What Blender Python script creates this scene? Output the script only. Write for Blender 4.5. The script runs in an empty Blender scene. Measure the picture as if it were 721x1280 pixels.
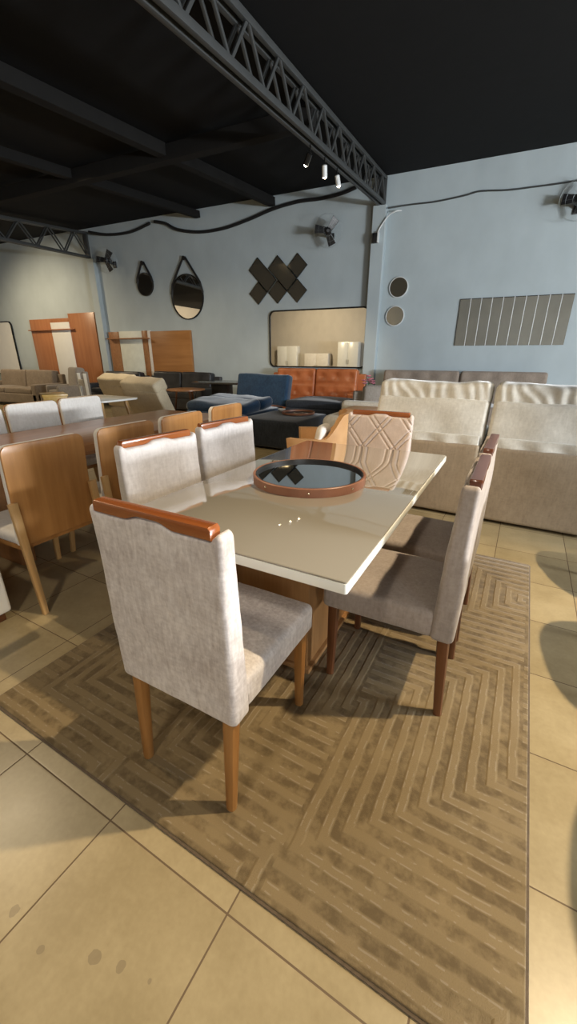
import bpy, bmesh, math, random
from mathutils import Vector, Matrix, noise
random.seed(4)
SC = bpy.context.scene
COL = SC.collection
rad = math.radians

# ---------------------------------------------------------------- materials
def new_mat(name):
    m = bpy.data.materials.new(name); m.use_nodes = True
    nt = m.node_tree; nt.nodes.clear()
    out = nt.nodes.new('ShaderNodeOutputMaterial')
    b = nt.nodes.new('ShaderNodeBsdfPrincipled')
    nt.links.new(b.outputs[0], out.inputs[0])
    return m, nt, b

class G:
    """tiny node graph helper"""
    def __init__(s, nt): s.nt = nt
    def n(s, t, **kw):
        x = s.nt.nodes.new(t)
        for k, v in kw.items(): setattr(x, k, v)
        return x
    def put(s, sock, v):
        if hasattr(v, 'links'): s.nt.links.new(v, sock)
        else: sock.default_value = v
    def math(s, op, a, b=0.0, c=0.0):
        x = s.n('ShaderNodeMath', operation=op)
        s.put(x.inputs[0], a); s.put(x.inputs[1], b); s.put(x.inputs[2], c)
        return x.outputs[0]
    def noise(s, vec, scale, detail=3.0, rough=0.5):
        x = s.n('ShaderNodeTexNoise'); s.put(x.inputs['Vector'], vec)
        x.inputs['Scale'].default_value = scale; x.inputs['Detail'].default_value = detail
        x.inputs['Roughness'].default_value = rough
        return x.outputs['Fac']
    def mapping(s, vec, loc=(0,0,0), rot=(0,0,0), scale=(1,1,1), kind='POINT'):
        x = s.n('ShaderNodeMapping', vector_type=kind); s.put(x.inputs[0], vec)
        x.inputs[1].default_value = loc; x.inputs[2].default_value = rot; x.inputs[3].default_value = scale
        return x.outputs[0]
    def ramp(s, fac, stops):
        x = s.n('ShaderNodeValToRGB'); s.put(x.inputs[0], fac)
        e = x.color_ramp.elements
        while len(e) < len(stops): e.new(0.5)
        for k, (p, c) in enumerate(stops):
            e[k].position = p; e[k].color = (*c, 1)
        return x.outputs[0]
    def mix(s, fac, a, b):
        x = s.n('ShaderNodeMix', data_type='RGBA'); s.put(x.inputs[0], fac)
        s.put(x.inputs[6], a if hasattr(a, 'links') else (*a, 1)); s.put(x.inputs[7], b if hasattr(b, 'links') else (*b, 1))
        return x.outputs[2]
    def coord(s, k='Object'): return s.n('ShaderNodeTexCoord').outputs[k]
    def shifted(s):
        """object coordinates moved by a per-object random amount, so copies differ"""
        r = s.n('ShaderNodeObjectInfo').outputs['Random']
        v = s.n('ShaderNodeVectorMath', operation='ADD'); s.put(v.inputs[0], s.coord())
        c = s.n('ShaderNodeCombineXYZ'); k = s.math('MULTIPLY', r, 7.0)
        for i in range(3): s.put(c.inputs[i], k)
        s.put(v.inputs[1], c.outputs[0]); return v.outputs[0]
    def bump(s, bsdf, h, strength, dist=0.01):
        x = s.n('ShaderNodeBump'); x.inputs['Strength'].default_value = strength
        x.inputs['Distance'].default_value = dist; s.put(x.inputs['Height'], h)
        s.nt.links.new(x.outputs[0], bsdf.inputs['Normal'])

def plain(name, col, rough=0.5, metal=0.0, var=0.08, scale=6.0, coat=0.0, spec=0.5):
    m, nt, b = new_mat(name); g = G(nt)
    f = g.noise(g.shifted(), scale, 3)
    lo = tuple(c*(1-var) for c in col); hi = tuple(min(1, c*(1+var)) for c in col)
    g.put(b.inputs['Base Color'], g.ramp(f, [(0.3, lo), (0.7, hi)]))
    b.inputs['Roughness'].default_value = rough; b.inputs['Metallic'].default_value = metal
    b.inputs['Coat Weight'].default_value = coat; b.inputs['Specular IOR Level'].default_value = spec
    return m

def fabric(name, lo, hi, scale=1.0, bump=0.25, sheen=0.3, rough=0.85):
    m, nt, b = new_mat(name); g = G(nt); v = g.shifted()
    big = g.noise(v, 7*scale, 4, 0.6)
    warp = g.noise(g.mapping(v, scale=(90*scale, 90*scale, 14*scale)), 1.0, 3)
    weft = g.noise(g.mapping(v, scale=(40*scale, 40*scale, 110*scale)), 1.0, 3)
    t = g.math('ADD', g.math('MULTIPLY', warp, 0.5), g.math('MULTIPLY', weft, 0.5))
    mid = g.noise(g.mapping(v, scale=(75*scale, 75*scale, 26*scale)), 1.0, 5, 0.7)
    f = g.math('ADD', g.math('MULTIPLY', t, 0.34), g.math('ADD', g.math('MULTIPLY', big, 0.3), g.math('MULTIPLY', mid, 0.36)))
    g.put(b.inputs['Base Color'], g.ramp(f, [(0.40, lo), (0.60, hi)]))
    b.inputs['Roughness'].default_value = rough
    b.inputs['Sheen Weight'].default_value = sheen; b.inputs['Sheen Roughness'].default_value = 0.4
    b.inputs['Specular IOR Level'].default_value = 0.2
    g.bump(b, f, bump, 0.004)
    return m

def wood(name, dark, light, axis=2, rough=0.35, coat=0.2, scale=1.0):
    m, nt, b = new_mat(name); g = G(nt); v = g.shifted()
    sc = [26*scale]*3; sc[axis] = 1.6*scale
    f1 = g.noise(g.mapping(v, scale=tuple(sc)), 1.0, 5, 0.6)
    f2 = g.noise(v, 3*scale, 2)
    f = g.math('ADD', g.math('MULTIPLY', f1, 0.7), g.math('MULTIPLY', f2, 0.3))
    g.put(b.inputs['Base Color'], g.ramp(f, [(0.34, dark), (0.66, light)]))
    b.inputs['Roughness'].default_value = rough; b.inputs['Coat Weight'].default_value = coat
    b.inputs['Coat Roughness'].default_value = 0.15
    g.bump(b, f1, 0.06, 0.003)
    return m

def leather(name, lo, hi, rough=0.4):
    m, nt, b = new_mat(name); g = G(nt); v = g.shifted()
    f = g.noise(v, 5, 4); x = g.n('ShaderNodeTexVoronoi'); g.put(x.inputs['Vector'], v); x.inputs['Scale'].default_value = 160
    g.put(b.inputs['Base Color'], g.ramp(f, [(0.3, lo), (0.7, hi)]))
    b.inputs['Roughness'].default_value = rough; b.inputs['Specular IOR Level'].default_value = 0.4
    g.bump(b, x.outputs['Distance'], 0.12, 0.002)
    return m

def mirror(name, tint, rough=0.015, metal=1.0):
    m, nt, b = new_mat(name); g = G(nt)
    f = g.noise(g.coord(), 2, 2)
    g.put(b.inputs['Base Color'], g.mix(f, tint, tuple(c*0.94 for c in tint)))
    b.inputs['Metallic'].default_value = metal; b.inputs['Roughness'].default_value = rough
    return m

def wall_paint(name, col):
    m, nt, b = new_mat(name); g = G(nt); v = g.coord('Object')
    f = g.math('ADD', g.math('MULTIPLY', g.noise(v, 0.6, 5, 0.6), 0.6), g.math('MULTIPLY', g.noise(g.mapping(v, scale=(2, 2, 1.2)), 1.3, 4), 0.4))
    g.put(b.inputs['Base Color'], g.ramp(f, [(0.3, tuple(c*0.86 for c in col)), (0.7, tuple(min(1, c*1.06) for c in col))]))
    b.inputs['Roughness'].default_value = 0.75
    g.bump(b, g.noise(v, 25, 3), 0.05, 0.01)
    return m

def floor_mat():
    m, nt, b = new_mat('ceramic_tile'); g = G(nt); co = g.coord()
    t = g.mapping(co, (-1.3274, 0.5404, 0), (0, 0, rad(-4.07)), (0.4642, 0.4642, 1), 'TEXTURE')
    s = g.n('ShaderNodeSeparateXYZ'); g.put(s.inputs[0], t)
    d = None
    for i in (0, 1):
        fr = g.math('FRACT', g.math('ADD', s.outputs[i], 100.0))
        e = g.math('MINIMUM', fr, g.math('SUBTRACT', 1.0, fr))
        d = e if d is None else g.math('MINIMUM', d, e)
    grout = g.math('LESS_THAN', d, 0.0052)
    fl = g.n('ShaderNodeVectorMath', operation='FLOOR'); g.put(fl.inputs[0], t)
    wn = g.n('ShaderNodeTexWhiteNoise'); g.put(wn.inputs[0], fl.outputs[0])
    cloud = g.noise(co, 5.0, 7, 0.68)
    fine = g.noise(co, 60, 3)
    f = g.math('ADD', g.math('ADD', g.math('MULTIPLY', cloud, 0.6), g.math('MULTIPLY', fine, 0.2)), g.math('MULTIPLY', wn.outputs['Value'], 0.2))
    base = g.ramp(f, [(0.34, (0.30, 0.235, 0.128)), (0.66, (0.43, 0.348, 0.203))])
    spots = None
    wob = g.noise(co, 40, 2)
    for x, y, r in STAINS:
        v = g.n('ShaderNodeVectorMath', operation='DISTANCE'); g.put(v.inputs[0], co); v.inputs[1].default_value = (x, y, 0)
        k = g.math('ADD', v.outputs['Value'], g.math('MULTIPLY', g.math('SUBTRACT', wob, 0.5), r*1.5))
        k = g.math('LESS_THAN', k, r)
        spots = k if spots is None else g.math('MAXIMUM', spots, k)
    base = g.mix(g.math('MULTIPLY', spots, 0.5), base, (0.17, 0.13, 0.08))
    g.put(b.inputs['Base Color'], g.mix(grout, base, (0.13, 0.085, 0.045)))
    g.put(b.inputs['Roughness'], g.math('ADD', 0.26, g.math('ADD', g.math('MULTIPLY', cloud, 0.12), g.math('MULTIPLY', grout, 0.4))))
    h = g.math('ADD', g.math('SMOOTH_MIN', d, 0.012, 0.01), g.math('MULTIPLY', cloud, 0.002))
    g.bump(b, h, 0.35, 0.05)
    return m

def rug_mat():
    m, nt, b = new_mat('rug_pile'); g = G(nt); co = g.coord()
    w = g.n('ShaderNodeTexNoise'); g.put(w.inputs['Vector'], co); w.inputs['Scale'].default_value = 9
    wv = g.n('ShaderNodeVectorMath', operation='MULTIPLY_ADD'); g.put(wv.inputs[0], w.outputs['Color'])
    wv.inputs[1].default_value = (0.010, 0.010, 0); g.put(wv.inputs[2], co)
    s = g.n('ShaderNodeSeparateXYZ'); g.put(s.inputs[0], wv.outputs[0])
    pu = g.math('PINGPONG', g.math('ADD', s.outputs[0], 10.18), 0.62)
    pv = g.math('PINGPONG', g.math('ADD', s.outputs[1], 10.42), 0.62)
    cx = g.math('FLOOR', g.math('DIVIDE', g.math('ADD', s.outputs[0], 10.18), 0.62))
    cy = g.math('FLOOR', g.math('DIVIDE', g.math('ADD', s.outputs[1], 10.42), 0.62))
    cc = g.n('ShaderNodeCombineXYZ'); g.put(cc.inputs[0], cx); g.put(cc.inputs[1], cy)
    wn = g.n('ShaderNodeTexWhiteNoise'); g.put(wn.inputs[0], cc.outputs[0]); h = wn.outputs['Value']
    f = g.math('MAXIMUM', pu, pv)
    k1 = g.math('GREATER_THAN', h, 0.62); k2 = g.math('LESS_THAN', h, 0.12)
    f = g.math('ADD', g.math('MULTIPLY', f, g.math('SUBTRACT', 1.0, k1)), g.math('MULTIPLY', g.math('MAXIMUM', g.math('SUBTRACT', 0.62, pu), pv), k1))
    f = g.math('ADD', g.math('MULTIPLY', f, g.math('SUBTRACT', 1.0, k2)), g.math('MULTIPLY', pu, k2))
    ph = g.math('FRACT', g.math('DIVIDE', f, 0.062))
    tri = g.math('ABSOLUTE', g.math('SUBTRACT', g.math('MULTIPLY', ph, 2.0), 1.0))       # 0..1..0
    bars = g.n('ShaderNodeMapRange'); bars.interpolation_type = 'SMOOTHSTEP'
    g.put(bars.inputs[0], tri); bars.inputs[1].default_value = 0.35; bars.inputs[2].default_value = 0.62
    blot = g.noise(co, 7, 5, 0.65); blot2 = g.noise(g.mapping(co, scale=(1, 1, 1)), 26, 4, 0.6)
    mask = g.math('MULTIPLY', bars.outputs[0], g.math('MINIMUM', 1.0, g.math('MAXIMUM', 0.0, g.math('MULTIPLY', g.math('SUBTRACT', g.math('ADD', g.math('MULTIPLY', blot, 0.5), g.math('MULTIPLY', blot2, 0.5)), 0.41), 6.0))))
    pile = g.noise(co, 330, 2)
    c = g.mix(g.math('MULTIPLY', mask, 0.8), (0.250, 0.186, 0.098), (0.095, 0.066, 0.030))
    edge = g.math('MULTIPLY', g.math('LESS_THAN', g.math('ABSOLUTE', g.math('SUBTRACT', tri, 0.33)), 0.07), g.math('GREATER_THAN', blot2, 0.53))  # pale sheen lines painted beside the dark stripes
    c = g.mix(g.math('MULTIPLY', edge, 0.3), c, (0.44, 0.39, 0.31))
    c = g.mix(g.math('MULTIPLY', g.math('ADD', pile, g.math('MULTIPLY', g.math('SUBTRACT', blot, 0.4), 0.8)), 0.4), c, (0.14, 0.10, 0.06))
    g.put(b.inputs['Base Color'], c)
    b.inputs['Roughness'].default_value = 0.9; b.inputs['Sheen Weight'].default_value = 0.35
    b.inputs['Sheen Roughness'].default_value = 0.35; b.inputs['Specular IOR Level'].default_value = 0.15
    h = g.math('ADD', g.math('MULTIPLY', bars.outputs[0], -1.0), g.math('ADD', g.math('MULTIPLY', pile, 0.5), g.math('MULTIPLY', blot2, 0.5)))
    g.bump(b, h, 0.32, 0.007)
    return m

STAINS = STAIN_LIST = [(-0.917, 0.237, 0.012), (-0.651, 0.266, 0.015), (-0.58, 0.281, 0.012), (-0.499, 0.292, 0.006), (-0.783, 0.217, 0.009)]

M = dict(
    tile=floor_mat(), rug=rug_mat(),
    rug_edge=fabric('rug_binding', (0.09, 0.065, 0.04), (0.14, 0.10, 0.065)),
    wall=wall_paint('blue_grey_paint', (0.465, 0.535, 0.565)),
    wall_warm=wall_paint('beige_paint', (0.55, 0.50, 0.43)),
    ceil=plain('black_ceiling_paint', (0.008, 0.008, 0.0085), 0.9, spec=0.2),
    beam=plain('black_beam_paint', (0.012, 0.0115, 0.011), 0.9, spec=0.2),
    truss=plain('dark_grey_steel', (0.06, 0.063, 0.063), 0.5, 0.2),
    silver=fabric('pale_silver_chenille', (0.44, 0.385, 0.36), (0.70, 0.65, 0.62), 1.0, 0.35),
    taupe=fabric('taupe_chenille', (0.29, 0.245, 0.215), (0.40, 0.345, 0.31), 1.0, 0.3),  # right chairs: the silver chenille with shade put into its colour
    crinkle=fabric('pale_crinkled_velvet', (0.50, 0.46, 0.44), (0.66, 0.62, 0.60), 0.8, 0.3, 0.5),
    blush=fabric('blush_velvet', (0.50, 0.40, 0.345), (0.60, 0.49, 0.43), 1.2, 0.15, 0.5),
    rail=wood('orange_varnished_wood', (0.21, 0.058, 0.014), (0.34, 0.105, 0.027), 0, 0.25, 0.5),
    darkrail=wood('dark_varnished_wood', (0.085, 0.028, 0.014), (0.16, 0.055, 0.028), 0, 0.25, 0.5),
    honey=wood('honey_wood', (0.25, 0.108, 0.027), (0.40, 0.185, 0.055), 2),
    redwood=wood('reddish_brown_wood', (0.085, 0.028, 0.010), (0.15, 0.055, 0.02), 2),  # right chair legs: shade put into the wood colour; plain brown elsewhere
    ply=wood('caramel_plywood', (0.32, 0.138, 0.038), (0.47, 0.228, 0.072), 2, 0.35, 0.25, 0.7),
    oak=wood('oak_leg_wood', (0.42, 0.24, 0.09), (0.55, 0.34, 0.14), 2),
    walnut=wood('brown_table_wood', (0.25, 0.11, 0.04), (0.38, 0.18, 0.075), 1, 0.3, 0.3, 0.6),
    pedestal=wood('caramel_pedestal_wood', (0.24, 0.115, 0.04), (0.36, 0.19, 0.075), 2, 0.35),
    panel=wood('reddish_panel_wood', (0.33, 0.125, 0.05), (0.46, 0.20, 0.085), 2, 0.35, 0.2, 0.4),
    panel2=wood('amber_panel_wood', (0.30, 0.125, 0.035), (0.43, 0.20, 0.065), 0, 0.4, 0.1, 0.4),
    glass=plain('beige_lacquered_glass', (0.275, 0.25, 0.205), 0.03, 0, 0.01, 1.0, 1.0),
    glass_edge=plain('white_lacquer', (0.80, 0.80, 0.74), 0.2, 0, 0.02),
    white_up=fabric('white_upholstery', (0.66, 0.62, 0.57), (0.78, 0.745, 0.70), 0.8, 0.15, 0.3),
    white=plain('white_lacquer_panel', (0.80, 0.80, 0.77), 0.25, 0, 0.02, coat=0.3),
    whitewash=plain('pale_green_white_paint', (0.70, 0.73, 0.66), 0.45, 0, 0.06),
    cream=fabric('cream_suede', (0.51, 0.485, 0.43), (0.65, 0.625, 0.565), 0.7, 0.15, 0.5),
    cream_base=fabric('beige_suede', (0.27, 0.21, 0.145), (0.36, 0.285, 0.20), 0.7, 0.12, 0.3),  # sofa base: cream suede with its shade put into the colour
    cream_yellow=fabric('ivory_fabric', (0.68, 0.57, 0.39), (0.80, 0.69, 0.50), 0.7, 0.1, 0.3),
    tuft=fabric('mushroom_velvet', (0.25, 0.20, 0.16), (0.34, 0.28, 0.23), 0.7, 0.12, 0.6),
    brown=fabric('mocha_fabric', (0.21, 0.165, 0.12), (0.30, 0.24, 0.18), 0.7),
    grey=fabric('warm_grey_fabric', (0.26, 0.23, 0.20), (0.36, 0.32, 0.28), 0.7),
    navy=fabric('navy_velvet', (0.008, 0.024, 0.055), (0.02, 0.055, 0.11), 0.7, 0.15, 0.8),
    black_fab=fabric('charcoal_blue_fabric', (0.018, 0.022, 0.03), (0.035, 0.042, 0.055), 0.7),
    dark_leather=leather('dark_grey_leather', (0.025, 0.026, 0.03), (0.05, 0.052, 0.058), 0.35),
    orange=leather('orange_leather', (0.36, 0.105, 0.035), (0.50, 0.17, 0.065), 0.38),
    tan=leather('tan_leather', (0.50, 0.27, 0.115), (0.62, 0.36, 0.17), 0.42),
    rimleather=leather('brown_leather_rim', (0.20, 0.085, 0.05), (0.30, 0.14, 0.085), 0.4),
    mirror=mirror('silver_mirror', (0.80, 0.82, 0.82)),
    bronze=mirror('bronze_mirror', (0.36, 0.32, 0.24), 0.06, 0.82),
    dusk=mirror('grey_mirror', (0.55, 0.58, 0.58)),
    black=plain('black_plastic', (0.015, 0.015, 0.016), 0.4),
    black_metal=plain('black_metal', (0.02, 0.02, 0.02), 0.35, 0.6),
    chrome=plain('brass_stud', (0.75, 0.62, 0.42), 0.2, 1.0),
    pvc=plain('white_plastic', (0.70, 0.72, 0.72), 0.4),
    charcoal=fabric('charcoal_fabric', (0.04, 0.04, 0.042), (0.07, 0.07, 0.072)),
    yellow=wood('yellow_pine', (0.52, 0.31, 0.07), (0.64, 0.42, 0.12), 2),
    dark_top=plain('dark_stone_top', (0.045, 0.045, 0.045), 0.12, 0, 0.2),
    pink=plain('pink_petal', (0.62, 0.22, 0.30), 0.6, 0, 0.3, 30),
    green=plain('leaf_green', (0.07, 0.14, 0.05), 0.6),
    glasscage=plain('thin_wire_enamel', (0.36, 0.40, 0.41), 0.4, 0.5),
)
def lamp_mat():
    m, nt, b = new_mat('lit_bulb'); g = G(nt)
    b.inputs['Base Color'].default_value = (1, 0.9, 0.7, 1)
    b.inputs['Emission Color'].default_value = (1, 0.80, 0.50, 1); b.inputs['Emission Strength'].default_value = 45
    return m
M['bulb'] = lamp_mat()

# ---------------------------------------------------------------- geometry
class B:
    def __init__(s): s.bm = bmesh.new()
    def _x(s, vs, M4):
        if M4 is not None:
            for v in vs: v.co = M4 @ v.co
    def box(s, c, size, bev=0.0, M4=None, seg=2):
        r = bmesh.ops.create_cube(s.bm, size=1.0); vs = r['verts']
        for v in vs: v.co = Vector((v.co.x*size[0], v.co.y*size[1], v.co.z*size[2])) + Vector(c)
        if bev > 0:
            es = list({e for v in vs for e in v.link_edges})
            q = bmesh.ops.bevel(s.bm, geom=es, offset=bev, segments=seg, profile=0.5, affect='EDGES')
            vs = list(set([v for v in vs if v.is_valid] + q['verts']))
        s._x(vs, M4); return s
    def soft(s, c, size, r=0.04, n=(8, 8, 8), fn=None, M4=None):
        """rounded, subdivided box; fn deforms each point (local, about centre)"""
        h = [d/2 for d in size]; ax = []
        for k in range(3):
            rr = min(r, h[k]*0.999)
            e = [-h[k], -h[k]+0.3*rr, -h[k]+0.65*rr, -h[k]+rr]
            inner = [(-h[k]+rr) + (2*h[k]-2*rr)*i/n[k] for i in range(1, n[k])] if h[k]-rr > 1e-4 else []
            f = [-a for a in reversed(e)]
            if h[k]-rr <= 1e-4 and not inner: f = f[1:]
            ax.append(e+inner+f)
        N = [len(a) for a in ax]; D = {}
        def V(i, j, k):
            if (i, j, k) not in D:
                p = Vector((ax[0][i], ax[1][j], ax[2][k]))
                q = Vector([max(-(h[a]-min(r, h[a]*.999)), min(h[a]-min(r, h[a]*.999), p[a])) for a in range(3)])
                d = p-q
                if d.length > 1e-6:
                    m = max(abs(d[a])/min(r, h[a]*.999) for a in range(3))
                    d = d.normalized()*m
                    d = Vector([d[a]*min(r, h[a]*.999) for a in range(3)])
                p = q+d
                if fn: p = Vector(fn(p))
                D[(i, j, k)] = s.bm.verts.new(p+Vector(c))
            return D[(i, j, k)]
        for a, b_, cc in ((0, 1, 2), (1, 2, 0), (2, 0, 1)):
            for side in (0, N[cc]-1):
                for i in range(N[a]-1):
                    for j in range(N[b_]-1):
                        q = []
                        for di, dj in ((0, 0), (1, 0), (1, 1), (0, 1)):
                            idx = [0, 0, 0]; idx[a] = i+di; idx[b_] = j+dj; idx[cc] = side
                            q.append(V(*idx))
                        if side == 0: q.reverse()
                        try: s.bm.faces.new(q)
                        except ValueError: pass
        s._x(D.values(), M4); return s
    def bar(s, p0, p1, w0, w1=None, t0=None, t1=None, bev=0.004, up=(0, 1, 0)):
        """tapered rounded bar between two points"""
        w1 = w1 or w0; t0 = t0 or w0; t1 = t1 or w1
        p0, p1 = Vector(p0), Vector(p1); z = (p1-p0).normalized(); u = Vector(up)
        if abs(z.dot(u)) > 0.95: u = Vector((1, 0, 0))
        x = u.cross(z).normalized(); y = z.cross(x)
        rings = []
        def sec(p, w, t):
            b = min(bev, w*0.45, t*0.45); o = []
            for sx, sy in ((1, 1), (-1, 1), (-1, -1), (1, -1)):
                cx, cy = sx*(w/2-b), sy*(t/2-b)
                a0 = {(1, 1): 0, (-1, 1): 90, (-1, -1): 180, (1, -1): 270}[(sx, sy)]
                for k in range(3):
                    a = rad(a0+45*k); o.append(s.bm.verts.new(p+x*(cx+b*math.cos(a))+y*(cy+b*math.sin(a))))
            return o
        r0, r1 = sec(p0, w0, t0), sec(p1, w1, t1); n = len(r0)
        for i in range(n): s.bm.faces.new((r0[i], r0[(i+1) % n], r1[(i+1) % n], r1[i]))
        s.bm.faces.new(list(reversed(r0))); s.bm.faces.new(r1); return s
    def tube(s, pts, r, seg=8, closed=False):
        pts = [Vector(p) for p in pts]; n = len(pts); rings = []; prev = None
        for i, p in enumerate(pts):
            a = pts[(i-1) % n] if (closed or i > 0) else p; b_ = pts[(i+1) % n] if (closed or i < n-1) else p
            t = (b_-a).normalized()
            if prev is None:
                u = Vector((0, 0, 1)) if abs(t.z) < 0.9 else Vector((1, 0, 0)); x = u.cross(t).normalized()
            else:
                x = (prev-t*prev.dot(t)).normalized()
            prev = x; y = t.cross(x); rr = r[i] if isinstance(r, (list, tuple)) else r
            rings.append([s.bm.verts.new(p+(x*math.cos(2*math.pi*k/seg)+y*math.sin(2*math.pi*k/seg))*rr) for k in range(seg)])
        for i in range(n if closed else n-1):
            A, C = rings[i], rings[(i+1) % n]
            for k in range(seg): s.bm.faces.new((A[k], A[(k+1) % seg], C[(k+1) % seg], C[k]))
        if not closed:
            s.bm.faces.new(list(reversed(rings[0]))); s.bm.faces.new(rings[-1])
        return s
    def lathe(s, prof, seg=48, M4=None, cap=True):
        rings = []; new = []
        for r, z in prof:
            ring = [s.bm.verts.new((r*math.cos(2*math.pi*k/seg), r*math.sin(2*math.pi*k/seg), z)) for k in range(seg)]
            rings.append(ring); new += ring
        for A, C in zip(rings, rings[1:]):
            for k in range(seg): s.bm.faces.new((A[k], A[(k+1) % seg], C[(k+1) % seg], C[k]))
        if cap:
            s.bm.faces.new(list(reversed(rings[0]))); s.bm.faces.new(rings[-1])
        s._x(new, M4); return s
    def prism(s, poly, d, bev=0.0, M4=None, seg=2):
        """polygon in local x,z extruded along y by d (centred)"""
        a = [s.bm.verts.new((x, -d/2, z)) for x, z in poly]; b_ = [s.bm.verts.new((x, d/2, z)) for x, z in poly]; n = len(a)
        fs = [s.bm.faces.new(a), s.bm.faces.new(list(reversed(b_)))]
        for i in range(n): fs.append(s.bm.faces.new((a[i], b_[i], b_[(i+1) % n], a[(i+1) % n])))
        vs = a+b_
        bmesh.ops.recalc_face_normals(s.bm, faces=fs)
        if bev > 0:
            es = [e for f in fs[:2] for e in f.edges]
            q = bmesh.ops.bevel(s.bm, geom=list(set(es)), offset=bev, segments=seg, profile=0.5, affect='EDGES')
            vs = list({v for v in vs if v.is_valid} | set(q['verts']))
        s._x(vs, M4); return s

def T(x=0, y=0, z=0, rx=0, ry=0, rz=0):
    return Matrix.Translation((x, y, z)) @ Matrix.Rotation(rad(rz), 4, 'Z') @ Matrix.Rotation(rad(ry), 4, 'Y') @ Matrix.Rotation(rad(rx), 4, 'X')

def rrect(w, h, r, n=5, cx=0, cz=0):
    o = []
    for sx, sz, a0 in ((1, 1, 0), (-1, 1, 90), (-1, -1, 180), (1, -1, 270)):
        for k in range(n+1):
            a = rad(a0+90*k/n); o.append((cx+sx*(w/2-r)+r*math.cos(a), cz+sz*(h/2-r)+r*math.sin(a)))
    return o

def obj(name, b, m, parent=None, smooth=True, label=None, angle=38):
    me = bpy.data.meshes.new(name)
    bmesh.ops.recalc_face_normals(b.bm, faces=b.bm.faces[:])
    b.bm.to_mesh(me); b.bm.free()
    if smooth:
        me.shade_smooth(); me.set_sharp_from_angle(angle=rad(angle))
    me.materials.append(M[m] if isinstance(m, str) else m)
    o = bpy.data.objects.new(name, me); COL.objects.link(o)
    if parent is not None: o.parent = parent
    if label: o['label'] = label
    return o

def tag(o, label, cat, group=None):
    o['label'] = label; o['category'] = cat
    if group: o['group'] = group
    return o

def thing(name, label, cat, loc=(0, 0, 0), rz=0, group=None):
    o = bpy.data.objects.new(name, None); COL.objects.link(o)
    o.empty_display_size = 0.1
    o.location = loc; o.rotation_euler = (0, 0, rad(rz))
    return tag(o, label, cat, group)

KIDS = lambda o: [c for c in bpy.data.objects if c.parent == o]
def dup(o, label=None, loc=None, rz=None, group=None, parent=None):
    c = o.copy(); COL.objects.link(c)
    if parent is not None: c.parent = parent
    else:
        c['label'] = label; c.location = loc; c.rotation_euler = (0, 0, rad(rz))
        if group: c['group'] = group
    for k in KIDS(o): dup(k, parent=c)
    return c

def struct(name, b, m, smooth=False):
    o = obj(name, b, m, None, smooth); o['kind'] = 'structure'; return o

def nz(p, s, a, off=0):
    return (noise.noise(Vector((p[0]*s+off, p[1]*s, p[2]*s)))) * a

# ---------------------------------------------------------------- the room
XL, XR, YB, YF, ZS = -16.6, 7.0, 9.5, -5.0, 0.088
zc = lambda y: 3.80+ZS*y                                   # the roof rises towards the back wall
struct('floor', B().box(((XL+XR)/2, (YB+YF)/2, -0.05), (XR-XL, YB-YF, 0.1)), 'tile')
b = B(); b.box(((XL+XR)/2, YB+0.1, 2.5), (XR-XL+0.4, 0.2, 5.0)); struct('wall_back', b, 'wall')
b = B(); b.box((XL-0.1, (YB+YF)/2, 2.5), (0.2, YB-YF, 5.0)); struct('wall_left', b, 'wall_warm')
b = B(); b.box(((XL+XR)/2, YF-0.1, 2.5), (XR-XL+0.4, 0.2, 5.0)); struct('wall_front', b, 'wall_warm')
# right wall with the long shopfront opening
b = B()
b.box((XR+0.1, (YB+YF)/2, 0.5), (0.2, YB-YF, 1.0)); b.box((XR+0.1, (YB+YF)/2, 3.75), (0.2, YB-YF, 2.5))
b.box((XR+0.1, YF+0.75, 1.75), (0.2, 1.5, 1.5)); b.box((XR+0.1, YB-0.75, 1.75), (0.2, 1.5, 1.5))
struct('wall_right', b, 'wall_warm')
b = B()
yA, yB_ = YF-0.2, YB+0.2
poly = [(yA, zc(2.2)), (2.2, zc(2.2)), (yB_, zc(yB_)), (yB_, zc(yB_)+0.1), (2.2, zc(2.2)+0.1), (yA, zc(2.2)+0.1)]
b.prism(poly, XR-XL+0.4, 0, Matrix.Translation(((XL+XR)/2, 0, 0)) @ Matrix.Rotation(rad(90), 4, 'Z'))
struct('ceiling', b, 'ceil')
# pilasters on the back wall
struct('trim_1', B().box((-2.47, 9.44, 2.07), (0.27, 0.16, 4.14), 0.012), 'wall')
struct('trim_2', B().box((-10.62, 9.44, 1.95), (0.26, 0.16, 3.9), 0.012), 'wall')
struct('trim_3', B().box((-6.5, 6.0, zc(6)-0.16), (8.0, 0.16, 0.2), 0.01), 'beam')
b = B(); b.bar((-4.9, 2.0, zc(2)-0.12), (-4.9, 9.45, zc(9.45)-0.12), 0.16, bev=0.01); struct('trim_4', b, 'beam')
b = B(); b.bar((-6.9, 2.0, zc(2)-0.12), (-6.9, 9.45, zc(9.45)-0.12), 0.14, bev=0.01); struct('trim_5', b, 'beam')
struct('trim_6', B().box((0.0, 9.47, 0.05), (13.5, 0.06, 0.1), 0.005), 'wall')

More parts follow.
